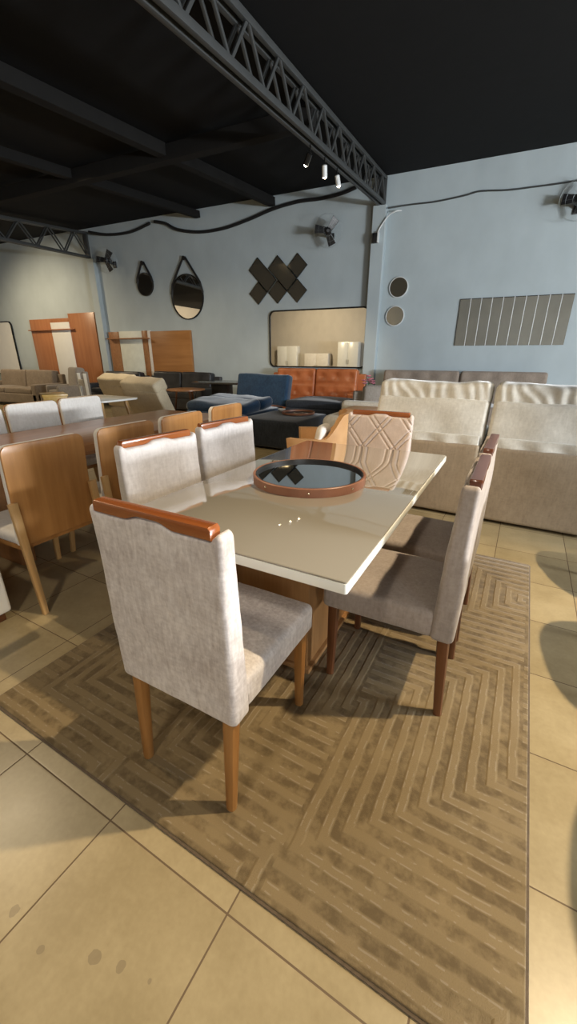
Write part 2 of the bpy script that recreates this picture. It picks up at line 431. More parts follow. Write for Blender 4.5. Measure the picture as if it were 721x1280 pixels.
# ---------------------------------------------------------------- roof trusses
def truss(label, x, y0, y1, zb0, zb1, zt0, zt1, n, w):
    t = thing('roof_truss', label, 'truss', (x, y1, 0))
    L = lambda y: y-y1
    zb = lambda y: zb0+(zb1-zb0)*(y-y0)/(y1-y0); zt = lambda y: zt0+(zt1-zt0)*(y-y0)/(y1-y0)
    for s in (-1, 1):
        obj('bottom_chord', B().bar((s*w/2, L(y0), zb(y0)), (s*w/2, L(y1), zb(y1)), 0.05, t0=0.075, bev=0.006, up=(0, 0, 1)), 'truss', t)
        obj('top_chord', B().bar((s*w/2, L(y0), zt(y0)), (s*w/2, L(y1), zt(y1)), 0.05, t0=0.075, bev=0.006, up=(0, 0, 1)), 'truss', t)
    obj('bottom_plate', B().bar((0, L(y0), zb(y0)+0.03), (0, L(y1), zb(y1)+0.03), 0.012, t0=w, bev=0.002, up=(0, 0, 1)), 'truss', t)
    d = (y1-y0)/n
    for i in range(n):
        ya = y0+i*d
        for s in (-1, 1):
            obj('strut', B().bar((s*w/2, L(ya), zb(ya)), (s*w/2, L(ya+d*0.5), zt(ya+d*0.5)), 0.03, bev=0.004), 'truss', t)
            obj('strut', B().bar((s*w/2, L(ya+d*0.5), zt(ya+d*0.5)), (s*w/2, L(ya+d), zb(ya+d)), 0.03, bev=0.004), 'truss', t)
    obj('end_post', B().box((0, -0.03, (zb1+zt1)/2), (w+0.06, 0.05, zt1-zb1+0.05), 0.005), 'truss', t)
    return t
truss('long dark steel lattice truss running over the table to the middle pillar', -2.44, 0.8, 9.40, 3.42, 4.16, 3.81, 4.56, 14, 0.10)
truss('dark lattice truss at far left ending on the left pillar', -10.66, 4.0, 9.40, 3.78, 3.93, 4.06, 4.50, 7, 0.10)

# ---------------------------------------------------------------- spotlights on the truss
spot_labels = ['small spotlight under the truss, tilted left, farthest from the wall', 'small white tube spotlight under the truss, middle of the three', 'brightest round spotlight under the truss, nearest the pillar']
for i, (y, tilt) in enumerate(((5.75, 38), (6.25, 4), (6.75, -8))):
    z = 3.42+(4.16-3.42)*(y-0.8)/8.6-0.045
    t = thing('spotlight', spot_labels[i], 'spotlight', (-2.44, y, z), 0, 'spotlights on the long truss')
    obj('bracket', B().bar((0, 0, 0.0), (0, 0, -0.08), 0.016), 'black_metal', t)
    R = T(0, 0, -0.08, 18, tilt, 0)
    obj('housing', B().lathe([(0.02, 0.0), (0.034, -0.01), (0.036, -0.13), (0.03, -0.13), (0.028, -0.10)], 20, R), 'pvc' if i else 'black_metal', t)
    obj('bulb', B().lathe([(0.008, -0.095), (0.027, -0.115), (0.024, -0.137), (0.010, -0.148)], 16, R), 'bulb', t)

# ---------------------------------------------------------------- rug
RUG = thing('area_rug', 'large taupe rug carved with nested angular stripes under the dining table', 'rug', (-0.612, 1.806, 0), -4.02)
def rugfn(p): return (p.x, p.y, p.z + (nz((p.x, p.y, 0), 3.0, 0.0015) if p.z > 0 else 0))
obj('pile', B().soft((0, 0, 0.0065), (1.985, 2.495, 0.011), 0.005, (10, 12, 1), rugfn), 'rug', RUG)
b = B(); b.prism(rrect(2.0, 2.51, 0.02), 0.006, 0.002, Matrix.Translation((0, 0, 0.0032)) @ Matrix.Rotation(rad(-90), 4, 'X')); obj('border', b, 'rug_edge', RUG)
RZ = 0.012

# ---------------------------------------------------------------- main table
TA = -3.27
TBL = thing('dining_table', 'rectangular dining table with glossy beige glass top and white edge on the rug', 'table', (-0.722, 1.88, RZ), TA)
ZT = 0.78-RZ
def flat(poly, z, th, bev=0.002): return B().prism(poly, th, bev, Matrix.Translation((0, 0, z)) @ Matrix.Rotation(rad(-90), 4, 'X'))
obj('glass_top', flat(rrect(1.004, 1.786, 0.008), ZT-0.003, 0.006, 0.0015), 'glass', TBL, angle=25)
obj('top_frame', flat(rrect(1.01, 1.792, 0.010), ZT-0.023, 0.034, 0.003), 'glass_edge', TBL, angle=25, label='white lacquered edge under the beige glass')
b = B(); b.box((0, -0.02, 0.37), (0.40, 0.97, 0.72), 0.006); obj('pedestal', b, 'pedestal', TBL, label='caramel wood pedestal')
obj('foot_plate', B().box((0, -0.02, 0.012), (0.44, 1.01, 0.024), 0.004), 'pedestal', TBL)
obj('support_plate', B().box((0, 0.03, 0.725), (0.7, 1.3, 0.012), 0.002), 'pedestal', TBL)

# mirrored tray
TR = thing('serving_tray', 'round mirrored tray with brown leather rim on the beige table', 'tray', (-0.757, 1.845, 0.7805), 10)
obj('rim', B().lathe([(0.275, 0.0), (0.287, 0.0), (0.288, 0.040), (0.285, 0.043), (0.277, 0.043), (0.274, 0.040), (0.274, 0.014), (0.20, 0.012), (0.20, 0.0)], 96, cap=False), 'rimleather', TR)
obj('liner', B().lathe([(0.2735, 0.0165), (0.2735, 0.042), (0.2715, 0.042), (0.2715, 0.0165)], 96, cap=False), 'black', TR, label='black inner side of the rim')
obj('mirror_glass', B().lathe([(0.2705, 0.0145), (0.2705, 0.026)], 96), 'mirror', TR)
for k in range(8):
    a = rad(k*45+12); obj('stud', B().lathe([(0.006, 0), (0.005, 0.003), (0.002, 0.0045)], 12, Matrix.Translation((0.288*math.cos(a), 0.288*math.sin(a), 0.022)) @ Matrix.Rotation(a, 4, 'Z') @ Matrix.Rotation(rad(90), 4, 'Y')), 'chrome', TR)

# ---------------------------------------------------------------- upholstered dining chairs
# local: +y is the front, rear at y=0, origin on the floor midway along the rear face
HB = 0.985
def rail_wave(x):
    a = abs(x)
    return 0.016*(0.5+0.5*math.cos(math.pi*min(1, max(0, (a-0.03)/0.06))))
def make_chair(label, fab, seatfab, legm, quilt=False, lean=0.035, railm='rail', rlab='orange varnished wood rail', group='upholstered dining chairs around the glass table'):
    t = thing('dining_chair', label, 'chair', (0, 0, 0), 0, group)
    W, zb, th = 0.465, 0.37, 0.085
    hz = (HB-zb)/2
    def fb(p):
        u = max(0.0, (p.z+hz)/(2*hz))                                     # 0 bottom .. 1 top
        x, y, z = p.x, p.y, p.z
        y *= (1.0-0.28*u)                                       # thinner at the top
        y -= lean*u**1.3
        if p.y > 0: y += 0.008*math.exp(-((u-0.45)/0.25)**2)*(1-(2*x/W)**2)
        if u > 0.93:
            k = (u-0.93)/0.07
            inset = min(1, max(0, (W/2-0.018-abs(x))/0.012))
            z += k*(-0.018*inset + rail_wave(x)*0.9*inset)
        y += nz((x, p.y*2, z), 5, 0.0035) + nz((x, p.y*2, z), 17, 0.0016, 5)
        x += nz((p.y*3, x, z), 9, 0.0012, 3)
        if quilt and p.y > th*0.3:
            d = 1
            for s in (-1, 1):
                q = (x*s + (z-0.19)*0.80 + (0.02 if s > 0 else 0.0)) % 0.23
                for off in (0.0, 0.04, 0.23):
                    d = min(d, abs(q-off)/math.hypot(1, 0.80))
            y += 0.003 - 0.008*math.exp(-(d/0.0045)**2)
        return (x, y, z)
    nn = (120, 3, 150) if quilt else (34, 3, 34)
    obj('backrest', B().soft((0, th/2, zb+hz), (W, th, 2*hz), 0.022, nn, fb), fab, t, angle=60)
    # the varnished rail sits in a notch along the top of the back
    xs = [-0.205+0.41*i/40 for i in range(41)]
    low = [(x, -0.014+rail_wave(x)*0.95) for x in xs]
    top = [(0.205, 0.012), (0.198, 0.020), (-0.198, 0.020), (-0.205, 0.012)]
    obj('top_rail', B().prism(low+top, 0.040, 0.005, Matrix.Translation((0, 0.032-lean, HB-0.004))), railm, t, label=rlab)
    D = 0.455
    def fs(p):
        x, y, z = p.x, p.y, p.z
        if z > 0: z += 0.012*(1-(2*x/0.45)**2)*(1-(2*y/D)**2) + nz((x, y, 1), 6, 0.003)
        x += nz((x, y, z), 8, 0.0015); return (x*(1+0.02*(y/D)), y, z)
    obj('seat', B().soft((0, th-0.012+D/2, 0.43), (0.45, D, 0.115), 0.024, (16, 16, 3), fs), seatfab, t, angle=60)
    for sx in (-1, 1):
        obj('leg', B().bar((sx*0.19, 0.040, 0.40), (sx*0.187, 0.014, 0.0), 0.046, 0.033, bev=0.013), legm, t)
        obj('leg', B().bar((sx*0.19, 0.485, 0.40), (sx*0.187, 0.49, 0.0), 0.046, 0.033, bev=0.013), legm, t)
    return t
def put(t, x, y, rz, z=RZ): t.location = (x, y, z); t.rotation_euler = (0, 0, rad(rz))

head = make_chair('pale grey dining chair nearest the camera, its back and orange rail turned to us', 'silver', 'silver', 'honey', lean=0.025)
put(head, -0.722, 0.700, -3.3)
right = make_chair('taupe dining chair right of the table, nearer one seen side on', 'taupe', 'taupe', 'redwood', lean=0.01, railm='darkrail', rlab='dark varnished wood rail')  # same chairs as the pale one; shade put into fabric and leg colours
put(right, 0.050, 1.562, 90-3.3)
dup(right, 'taupe dining chair right of the table, farther one nearer the cream sofas', (0.083, 2.085, RZ), 90-4.0)
left = make_chair('pale crinkled velvet dining chair tucked to the left table edge, nearer the camera', 'crinkle', 'crinkle', 'honey', lean=0.015)
put(left, -1.465, 1.52, -90-10)
dup(left, 'pale crinkled velvet dining chair tucked to the left table edge, beside the round tray', (-1.445, 2.09, RZ), -90-10)
far = make_chair('blush dining chair quilted with crossing diamond lines at the far end of the table', 'blush', 'blush', 'honey', quilt=True, lean=0.015)
put(far, -0.655, 2.945, 180-2)

# ---------------------------------------------------------------- plywood-backed chairs at the second table
# local: +y front (white upholstery), -y the plywood shell
def make_ply(label):
    t = thing('plywood_chair', label, 'chair', (0, 0, 0), 0, 'plywood backed chairs around the brown table')
    zb, zt, W = 0.40, 0.955, 0.465
    h = (zt-zb)/2
    tilt = T(0, 0, 0, 3, 0, 0)
    Mx = Matrix.Translation((0, 0, zb+h)) @ tilt
    # rounded at the top corners, square at the bottom
    def shape(w, hh, r):
        o = [(-w/2, -hh), (w/2, -hh)]
        for k in range(7):
            a = rad(90*k/6); o.append((w/2-r+r*math.cos(a), hh-r+r*math.sin(a)))
        for k in range(7):
            a = rad(90+90*k/6); o.append((-w/2+r+r*math.cos(a), hh-r+r*math.sin(a)))
        return o
    obj('back_shell', B().prism(shape(W, h, 0.045), 0.014, 0.003, Mx), 'ply', t)
    def pf(p): return (p.x, p.y+(0.006*(1-(2*p.x/W)**2) if p.y > 0 else 0), p.z)
    b = B(); b.prism(shape(W-0.004, h-0.002, 0.044), 0.040, 0.014, Mx @ Matrix.Translation((0, 0.028, 0)), 3)
    obj('back_pad', b, 'white_up', t)
    obj('seat', B().soft((0, 0.26, 0.435), (0.47, 0.46, 0.075), 0.03, (8, 8, 2)), 'white_up', t)
    obj('seat_frame', B().box((0, 0.25, 0.385), (0.45, 0.45, 0.03), 0.004), 'ply', t)
    for s in (-1, 1):
        obj('leg', B().bar((s*0.238, -0.02, 0.66), (s*0.238, -0.07, 0.0), 0.045, 0.03, 0.026, 0.026, 0.004), 'oak', t)
        obj('leg', B().bar((s*0.215, 0.44, 0.40), (s*0.225, 0.49, 0.0), 0.045, 0.03, 0.026, 0.026, 0.004), 'oak', t)
    return t
ply = make_ply('caramel plywood chair at left, nearest of its row, angled leg in view')
put(ply, -2.14, 1.385, 90-2, 0)
for (x, y), lab in (((-2.13, 1.96), 'caramel plywood chair back just behind the big grey chair, second of its row'),
                    ((-2.13, 2.53), 'caramel plywood chair back showing over the left crinkled chair, third of its row'),
                    ((-2.16, 3.20), 'caramel plywood chair back farthest along its row, near the navy sofa')):
    dup(ply, lab, (x, y, 0), 90-2)
for (x, y), lab in (((-3.72, 2.88), 'white upholstered chair across the brown table, right one of that row'),
                    ((-3.68, 2.35), 'white upholstered chair across the brown table, middle of that row'),
                    ((-3.64, 1.82), 'white upholstered chair across the brown table, cut by the left edge')):
    dup(ply, lab, (x, y, 0.03), -90-2)
t = thing('wooden_table', 'long brown wooden dining table at left between white chairs and plywood chairs', 'table', (-2.98, 2.35, 0), -2)
b = B(); b.prism(rrect(0.98, 2.75, 0.02), 0.045, 0.003, Matrix.Translation((0, 0, 0.76)) @ Matrix.Rotation(rad(-90), 4, 'X')); obj('tabletop', b, 'walnut', t)
for s in (-1, 1): obj('leg', B().box((0, s*0.85, 0.37), (0.55, 0.10, 0.737), 0.006), 'walnut', t)
obj('apron', B().box((0, 0, 0.70), (0.62, 1.9, 0.07), 0.004), 'walnut', t)

t = thing('white_cabinet', 'corner of a glossy white low cabinet on the floor at the left edge', 'cabinet', (-2.59, 0.81, 0), -4)
obj('body', B().box((0, 0, 0.26), (0.76, 0.52, 0.42), 0.02, seg=3), 'white', t)
obj('plinth', B().box((0, 0, 0.026), (0.70, 0.46, 0.052), 0.003), 'redwood', t)

# ---------------------------------------------------------------- cream sofas seen from behind
def make_cream(label, w=0.965):
    t = thing('reclining_sofa', label, 'sofa', (0, 0, 0), 0, 'cream reclining sofas with their backs to the table')
    # local: rear panel at y=0, sofa extends to +y
    def fbase(p): return (p.x, p.y+nz(p, 3, 0.006), p.z+(nz(p, 4, 0.006) if p.z > 0 else 0))
    obj('base', B().soft((0, 0.46, 0.35), (w, 0.92, 0.64), 0.03, (10, 8, 6), fbase), 'cream_base', t)
    def fback(p):
        u = (p.z+0.19)/0.38
        return (p.x+nz((p.x, 2, p.z), 3, 0.006), p.y+0.09*u+nz((p.x, 0, p.z), 5, 0.012)-0.01*(1-(2*p.x/w)**2), p.z+nz((p.x, p.y, 0), 3, 0.008))
    obj('back', B().soft((0, 0.18, 0.84), (w+0.005, 0.24, 0.38), 0.035, (14, 3, 8), fback), 'cream', t)
    def fpil(p):
        e = (2*p.x/w)
        z = p.z*(0.93+0.10*e*e)+nz((p.x*1.2, p.y, p.z), 5, 0.012)
        wr = 0.006*math.sin(60*p.x+30*p.z+5*nz(p, 5, 1))*max(0, math.cos(3*p.z))
        return (p.x+0.01*p.z, p.y+nz(p, 6, 0.014)+wr+0.06*p.z, z)
    obj('headrest', B().soft((0, 0.30, 1.07), (w+0.012, 0.25, 0.20), 0.055, (44, 4, 6), fpil), 'cream', t, angle=70)
    def fsk(p):
        f = 0.007*math.sin(26*p.x+40*p.z)*(0.5-p.z/0.12)
        return (p.x, p.y+f+nz(p, 7, 0.012)-0.018*(0.5-p.z/0.12), p.z+nz((p.x, 0, 0), 5, 0.022)*(0.5-p.z/0.12))
    obj('skirt_flap', B().soft((0, 0.055, 0.685), (w-0.03, 0.03, 0.12), 0.012, (44, 2, 6), fsk), 'cream', t, angle=70)
    obj('seat_cushion', B().soft((0, 0.60, 0.66), (w-0.04, 0.62, 0.16), 0.05, (8, 8, 2)), 'cream', t)
    for s in (-1, 1):
        for y in (0.08, 0.84): obj('foot', B().box((s*(w/2-0.07), y, 0.016), (0.05, 0.05, 0.032), 0.004), 'black', t)
    return t
cs = make_cream('cream suede reclining sofa seen from behind, left one, behind the blush chair')
put(cs, -0.46, 3.765, -5.4, 0)
dup(cs, 'cream suede reclining sofa seen from behind, right one cut by the right edge', (0.535, 3.672, 0), -5.4)

# ---------------------------------------------------------------- generic sofa
def tuftfn(w, h, cols, rows, depth):
    pts = [((i+0.5)/cols*w-w/2, (j+0.5)/rows*h-h/2) for i in range(cols) for j in range(rows)]
    def f(p):
        if p.y > 0: return (p.x, p.y, p.z)
        d = 0
        for a, c in pts:
            d += math.exp(-(((p.x-a)/0.07)**2+((p.z-c)/0.07)**2))
        g = math.exp(-(p.z/0.02)**2)*0.4 if rows > 1 else 0
        return (p.x, p.y+depth*min(1.2, d+g), p.z)
    return f
def sofa(name, label, loc, rz, w, d, n, m, seat_h=0.45, back_h=0.95, arm_w=0.18, arm_h=0.62, tuft=None, cat='sofa', group=None, seat_m=None, leanb=8, backs=True, feet=True):
    """front is local -y"""
    t = thing(name, label, cat, loc, rz, group); sm = seat_m or m
    obj('base', B().soft((0, 0, seat_h*0.5+0.0), (w, d, seat_h-0.18), 0.025, (6, 5, 3)), sm, t)
    iw = (w-2*arm_w)/n
    for i in range(n):
        x = -w/2+arm_w+iw*(i+0.5)
        def fc(p): return (p.x, p.y, p.z+(0.02*(1-(2*p.x/iw)**2) if p.z > 0 else 0)+nz(p, 5, 0.004))
        obj('seat_cushion', B().soft((x, -0.08, seat_h-0.03), (iw-0.012, d-0.18, 0.15), 0.045, (6, 6, 2), fc), sm, t)
        if backs:
            hh = back_h-seat_h+0.02
            f = tuftfn(iw, hh, tuft[0], tuft[1], 0.05) if tuft else (lambda p: (p.x+nz(p, 3, 0.01), p.y-0.02*(1-(2*p.x/iw)**2) if p.y < 0 else p.y, p.z+nz(p, 4, 0.008)))
            obj('back_cushion', B().soft((0, 0, 0), (iw-0.014, 0.24, hh), 0.06, (18, 2, 14) if tuft else (8, 2, 6), f, T(x, d/2-0.16, seat_h-0.02+hh/2, -leanb)), m, t, angle=70)
    if backs: obj('back_frame', B().soft((0, d/2-0.06, (0.12+back_h-0.10)/2), (w-0.02, 0.12, back_h-0.22), 0.03, (5, 2, 4)), m, t)
    if arm_w > 0:
        for s in (-1, 1): obj('arm', B().soft((s*(w/2-arm_w/2), 0, (arm_h+0.1)/2), (arm_w, d, arm_h-0.1), 0.05, (3, 6, 5)), m, t)
    if feet:
        for s in (-1, 1):
            for y in (-1, 1): obj('foot', B().bar((s*(w/2-0.08), y*(d/2-0.08), 0.12), (s*(w/2-0.08), y*(d/2-0.08), 0), 0.05, 0.035), 'black', t)
    return t

sofa('tufted_sofa', 'mushroom velvet sofa with tufted back showing over the cream sofas along the wall', (-0.53, 8.75, 0), 0, 3.03, 1.0, 2, 'tuft', back_h=1.10, arm_w=0.0, tuft=(4, 3))
sofa('leather_sofa', 'orange leather sofa with two tufted backs under the large wall mirror', (-3.62, 8.80, 0), 0, 2.32, 1.0, 2, 'orange', back_h=1.10, arm_w=0.16, arm_h=0.66, tuft=(3, 2))
sofa('chaise', 'wide dark navy backless daybed right in front of the orange leather sofa', (-2.86, 7.55, 0), 0, 1.1, 1.1, 1, 'black_fab', seat_h=0.55, arm_w=0.0, backs=False, cat='daybed')
t = thing('ottoman', 'dark charcoal square ottoman with a small tray on top, behind the tan armchair', 'ottoman', (-2.93, 6.02, 0), -4)
obj('body', B().soft((0, 0, 0.25), (1.05, 1.15, 0.42), 0.05, (6, 6, 4)), 'black_fab', t)
for s in (-1, 1):
    for y in (-1, 1): obj('foot', B().box((s*0.48, y*0.5, 0.025), (0.05, 0.05, 0.05), 0.004), 'black', t)
t = thing('tabletop_tray', 'small round dark tray with brown rim on the charcoal ottoman', 'tray', (-2.80, 6.28, 0.461), 0)
obj('plate', B().lathe([(0.26, 0.0), (0.27, 0.004), (0.27, 0.012), (0.24, 0.012)], 40), 'black', t)
obj('rim', B().lathe([(0.262, 0.013), (0.276, 0.013), (0.276, 0.045), (0.266, 0.045), (0.262, 0.018)], 40, cap=False), 'rimleather', t)
tag(obj('white_bowl', B().lathe([(0.03, 0.0), (0.05, 0.01), (0.075, 0.05), (0.068, 0.05), (0.045, 0.016), (0.01, 0.012)], 24, T(-3.18, 6.42, 0.462)), 'white'), 'small white bowl on the charcoal ottoman left of the tray', 'bowl')

# navy recliner, opened flat
t = thing('navy_sofa', 'navy blue velvet recliner sofa opened out, with one upright back at its right', 'sofa', (-4.33, 6.66, 0), -3)
obj('base', B().soft((0.08, -0.02, 0.24), (1.30, 1.4, 0.40), 0.04, (6, 6, 3)), 'navy', t)
def fn1(p): return (p.x, p.y+nz(p, 3, 0.02), p.z+nz(p, 3, 0.03))
obj('seat_cushion', B().soft((0, 0, 0), (1.32, 0.60, 0.22), 0.10, (10, 6, 2), fn1, T(0.06, -0.40, 0.52, 6)), 'navy', t)
obj('footrest_cushion', B().soft((0, 0, 0), (1.32, 0.42, 0.20), 0.095, (10, 5, 2), fn1, T(0.07, 0.10, 0.56, 4)), 'navy', t)
obj('back', B().soft((0, 0, 0), (1.18, 0.20, 0.58), 0.05, (8, 2, 6), fn1, T(0.30, 0.62, 0.75, -14)), 'navy', t)

sofa('dark_leather_sofa', 'dark grey leather sofa along the wall beneath the amber wood panel', (-7.45, 8.75, 0), 0, 2.35, 0.95, 2, 'dark_leather', back_h=0.96, arm_w=0.2)
sofa('black_sofa', 'black sofa by the left pillar behind the ivory recliners', (-9.75, 8.95, 0), 0, 1.7, 0.85, 1, 'dark_leather', back_h=0.93, arm_w=0.16)
sofa('brown_sofa', 'long mocha brown sofa at far left below the reddish wood panels', (-12.6, 7.85, 0), 0, 2.9, 1.0, 2, 'brown', back_h=0.96, arm_w=0.22)
sofa('grey_armchair', 'grey armchair at far left beside the black sofa', (-10.35, 7.75, 0), -15, 0.85, 0.85, 1, 'grey', back_h=1.06, arm_w=0.14, cat='armchair')
sofa('taupe_armchair', 'taupe armchair in front of the middle pillar, left of the cream sofas', (-1.62, 6.9, 0), 20, 0.80, 0.9, 1, 'grey', back_h=0.90, arm_w=0.16, cat='armchair')
# low cream armchair with tan seat behind the blush chair
t = thing('cream_armchair', 'low cream armchair with tan seat directly behind the blush chair', 'armchair', (-1.50, 5.35, 0), -4)
obj('shell', B().soft((0, 0, 0.37), (0.76, 0.78, 0.58), 0.10, (6, 6, 4)), 'cream', t)
obj('seat_cushion', B().soft((0.08, -0.05, 0.68), (0.50, 0.55, 0.12), 0.05, (5, 5, 2)), 'tan', t)
obj('back', B().soft((0, 0.32, 0.62), (0.74, 0.14, 0.34), 0.06, (6, 2, 4)), 'cream', t)
for s in (-1, 1):
    for y in (-1, 1): obj('leg', B().bar((s*0.28, y*0.3, 0.10), (s*0.30, y*0.32, 0), 0.04, 0.028), 'oak', t)

# ivory recliner pair seen from behind
def make_ivory(label):
    t = thing('ivory_recliner', label, 'sofa', (0, 0, 0), 0, 'ivory recliners seen from behind')
    obj('base', B().soft((0, 0.36, 0.22), (0.95, 0.62, 0.36), 0.03, (5, 5, 3)), 'cream_yellow', t)
    def f(p): return (p.x, p.y+nz(p, 3, 0.01), p.z+nz((p.x, p.y, 0), 4, 0.012))
    obj('back', B().soft((0, 0, 0), (0.96, 0.20, 0.46), 0.03, (8, 2, 5), f, T(0, 0.03, 0.66, 24)), 'cream_yellow', t)
    obj('headrest', B().soft((0, 0, 0), (0.94, 0.26, 0.20), 0.05, (10, 3, 3), f, T(0, -0.04, 0.92, 24)), 'cream_yellow', t)
    for s in (-1, 1):
        for y in (0.12, 0.60): obj('foot', B().box((s*0.42, y, 0.02), (0.05, 0.05, 0.04), 0.004), 'black', t)
    return t
iv = make_ivory('ivory recliner seen from behind, right one with its pale side showing')
put(iv, -5.12, 5.25, -10, 0)
dup(iv, 'ivory recliner seen from behind, left one half behind its neighbour', (-6.48, 5.98, 0), -6)

# white table with oak legs
t = thing('white_table', 'white topped table with slim oak legs in front of the ivory recliners', 'table', (-5.45, 4.60, 0), -4)
b = B(); b.prism(rrect(1.0, 0.7, 0.10), 0.028, 0.006, Matrix.Translation((0, 0, 0.745)) @ Matrix.Rotation(rad(-90), 4, 'X')); obj('tabletop', b, 'white', t)
for s in (-1, 1):
    for y in (-1, 1): obj('leg', B().bar((s*0.30, y*0.22, 0.735), (s*0.42, y*0.28, 0), 0.05, 0.03), 'oak', t)
# yellow pine box stand
t = thing('pine_stand', 'narrow yellow pine stand with open front behind the white chairs', 'stand', (-5.62, 3.95, 0), -30)
for s in (-1, 1): obj('side', B().box((s*0.20, 0, 0.42), (0.03, 0.30, 0.84), 0.003), 'yellow', t)
obj('top', B().box((0, 0, 0.85), (0.46, 0.32, 0.03), 0.004), 'yellow', t)
obj('front_panel', B().box((0, -0.145, 0.68), (0.40, 0.02, 0.30), 0.003), 'yellow', t)
obj('bottom_shelf', B().box((0, 0, 0.12), (0.38, 0.28, 0.025), 0.003), 'yellow', t)
# pale slatted chair
t = thing('pale_chair', 'small pale armless chair with two upright posts in front of the brown sofa', 'chair', (-8.3, 6.35, 0), -20)
obj('seat', B().soft((0, 0, 0.45), (0.44, 0.42, 0.06), 0.02, (4, 4, 2)), 'white_up', t)
for s in (-1, 1):
    obj('leg', B().bar((s*0.19, -0.18, 0.43), (s*0.20, -0.20, 0), 0.04, 0.03), 'white', t)
    obj('leg', B().bar((s*0.19, 0.2, 1.0), (s*0.20, 0.22, 0), 0.07, 0.04), 'white', t)
obj('backrest', B().soft((0, 0.2, 0.80), (0.36, 0.04, 0.14), 0.018, (4, 1, 3)), 'white_up', t)
# dark tables
t = thing('dark_table', 'square dark topped table left of the navy sofa, near the wall', 'table', (-5.55, 8.1, 0), 8)
b = B(); b.prism(rrect(1.1, 0.85, 0.01), 0.04, 0.003, Matrix.Translation((0, 0, 0.80)) @ Matrix.Rotation(rad(-90), 4, 'X')); obj('tabletop', b, 'dark_top', t)
obj('pedestal', B().box((0, 0, 0.39), (0.4, 0.3, 0.78), 0.006), 'black', t)
t = thing('side_table', 'round dark brown side table in front of the dark leather sofa', 'table', (-6.0, 7.35, 0), 0)
obj('tabletop', B().lathe([(0.40, 0.66), (0.42, 0.665), (0.42, 0.685), (0.40, 0.69)], 40), 'walnut', t)
for k in range(3):
    a = rad(90+120*k); obj('leg', B().bar((0.2*math.cos(a), 0.2*math.sin(a), 0.66), (0.3*math.cos(a), 0.3*math.sin(a), 0), 0.035, 0.025), 'redwood', t)
# flowers on a small plinth
t = thing('plinth_table', 'small dark side table between the orange sofa and the pillar', 'table', (-2.12, 8.1, 0), 0)
obj('tabletop', B().lathe([(0.17, 0.60), (0.175, 0.605), (0.175, 0.625), (0.17, 0.63)], 32), 'dark_top', t)
obj('post', B().lathe([(0.12, 0.0), (0.12, 0.02), (0.025, 0.04), (0.025, 0.60)], 24), 'black_metal', t)
t = thing('flower_vase', 'vase of pink flowers beside the orange sofa, left of the pillar foot', 'vase', (-2.12, 8.1, 0.631), 0)
obj('vase', B().lathe([(0.03, 0.0), (0.055, 0.05), (0.045, 0.12), (0.025, 0.15), (0.03, 0.17)], 24), 'white', t)
rn = random.Random(3)
for k in range(9):
    a = rn.uniform(0, 6.28); r = rn.uniform(0.01, 0.11); z = 0.36-r*0.9+rn.uniform(-0.06, 0.04)
    p = Vector((r*math.cos(a), r*math.sin(a), z))
    st = obj('stem', B().tube([(0, 0, 0.15), p*0.5+Vector((0, 0, 0.10)), p], 0.003, 5), 'green', t)
    b = B()
    for q in range(6):
        b.soft((0, 0, 0), (0.032, 0.052, 0.012), 0.006, (2, 2, 1), None, Matrix.Translation(p) @ Matrix.Rotation(q*1.047, 4, 'Z') @ Matrix.Translation((0, 0.026, 0.006)) @ Matrix.Rotation(rad(25), 4, 'X'))
    obj('blossom', b, 'pink', st)

# ---------------------------------------------------------------- tub armchairs
def shell(b, a, bb, z0, zf, zk, th, span=118, n=44, m=8):
    """curved shell open towards local -y; height zf at the arm ends rising to zk at the back"""
    outer, inner = [], []
    for i in range(n+1):
        u = -1+2*i/n; ang = rad(90+u*span)
        k = min(1, max(0, (0.62-abs(u))/0.34)); k = k*k*(3-2*k)
        top = zf+(zk-zf)*k
        ro, ri = [], []
        for j in range(m+1):
            v = j/m; z = z0+(top-z0)*v; fl = 0.88+0.12*v
            x, y = math.cos(ang), math.sin(ang)
            sx = math.copysign(abs(x)**0.75, x); sy = math.copysign(abs(y)**0.8, y)
            ro.append(b.bm.verts.new((a*fl*sx, bb*fl*sy, z))); ri.append(b.bm.verts.new(((a*fl-th)*sx, (bb*fl-th)*sy, z)))
        outer.append(ro); inner.append(ri)
    for i in range(n):
        for j in range(m):
            b.bm.faces.new((outer[i][j], outer[i+1][j], outer[i+1][j+1], outer[i][j+1]))
            b.bm.faces.new((inner[i][j], inner[i][j+1], inner[i+1][j+1], inner[i+1][j]))
        b.bm.faces.new((outer[i][m], outer[i+1][m], inner[i+1][m], inner[i][m]))
        b.bm.faces.new((outer[i][0], inner[i][0], inner[i+1][0], outer[i+1][0]))
    for i in (0, n):
        for j in range(m): b.bm.faces.new((outer[i][j], outer[i][j+1], inner[i][j+1], inner[i][j]))
    return b
def tub(name, label, loc, rz, m, lm, zf=0.64, zk=0.82, group=None):
    t = thing(name, label, 'armchair', loc, rz, group)
    obj('shell', shell(B(), 0.37, 0.38, 0.30, zf, zk, 0.055), m, t, angle=60)
    obj('seat_cushion', B().soft((0, -0.03, 0.40), (0.52, 0.56, 0.14), 0.05, (6, 6, 2)), m, t)
    obj('seat_base', B().lathe([(0.22, 0.26), (0.28, 0.28), (0.29, 0.34)], 32), m, t)
    for s in (-1, 1):
        for y in (-1, 1): obj('leg', B().bar((s*0.19, y*0.19, 0.30), (s*0.25, y*0.25, 0), 0.038, 0.024, bev=0.01), lm, t)
    return t
tub('tan_armchair', 'tan leather tub armchair with sweeping arms behind the far left table corner', (-1.50, 3.74, 0), -76, 'tan', 'oak', 0.66, 0.88)
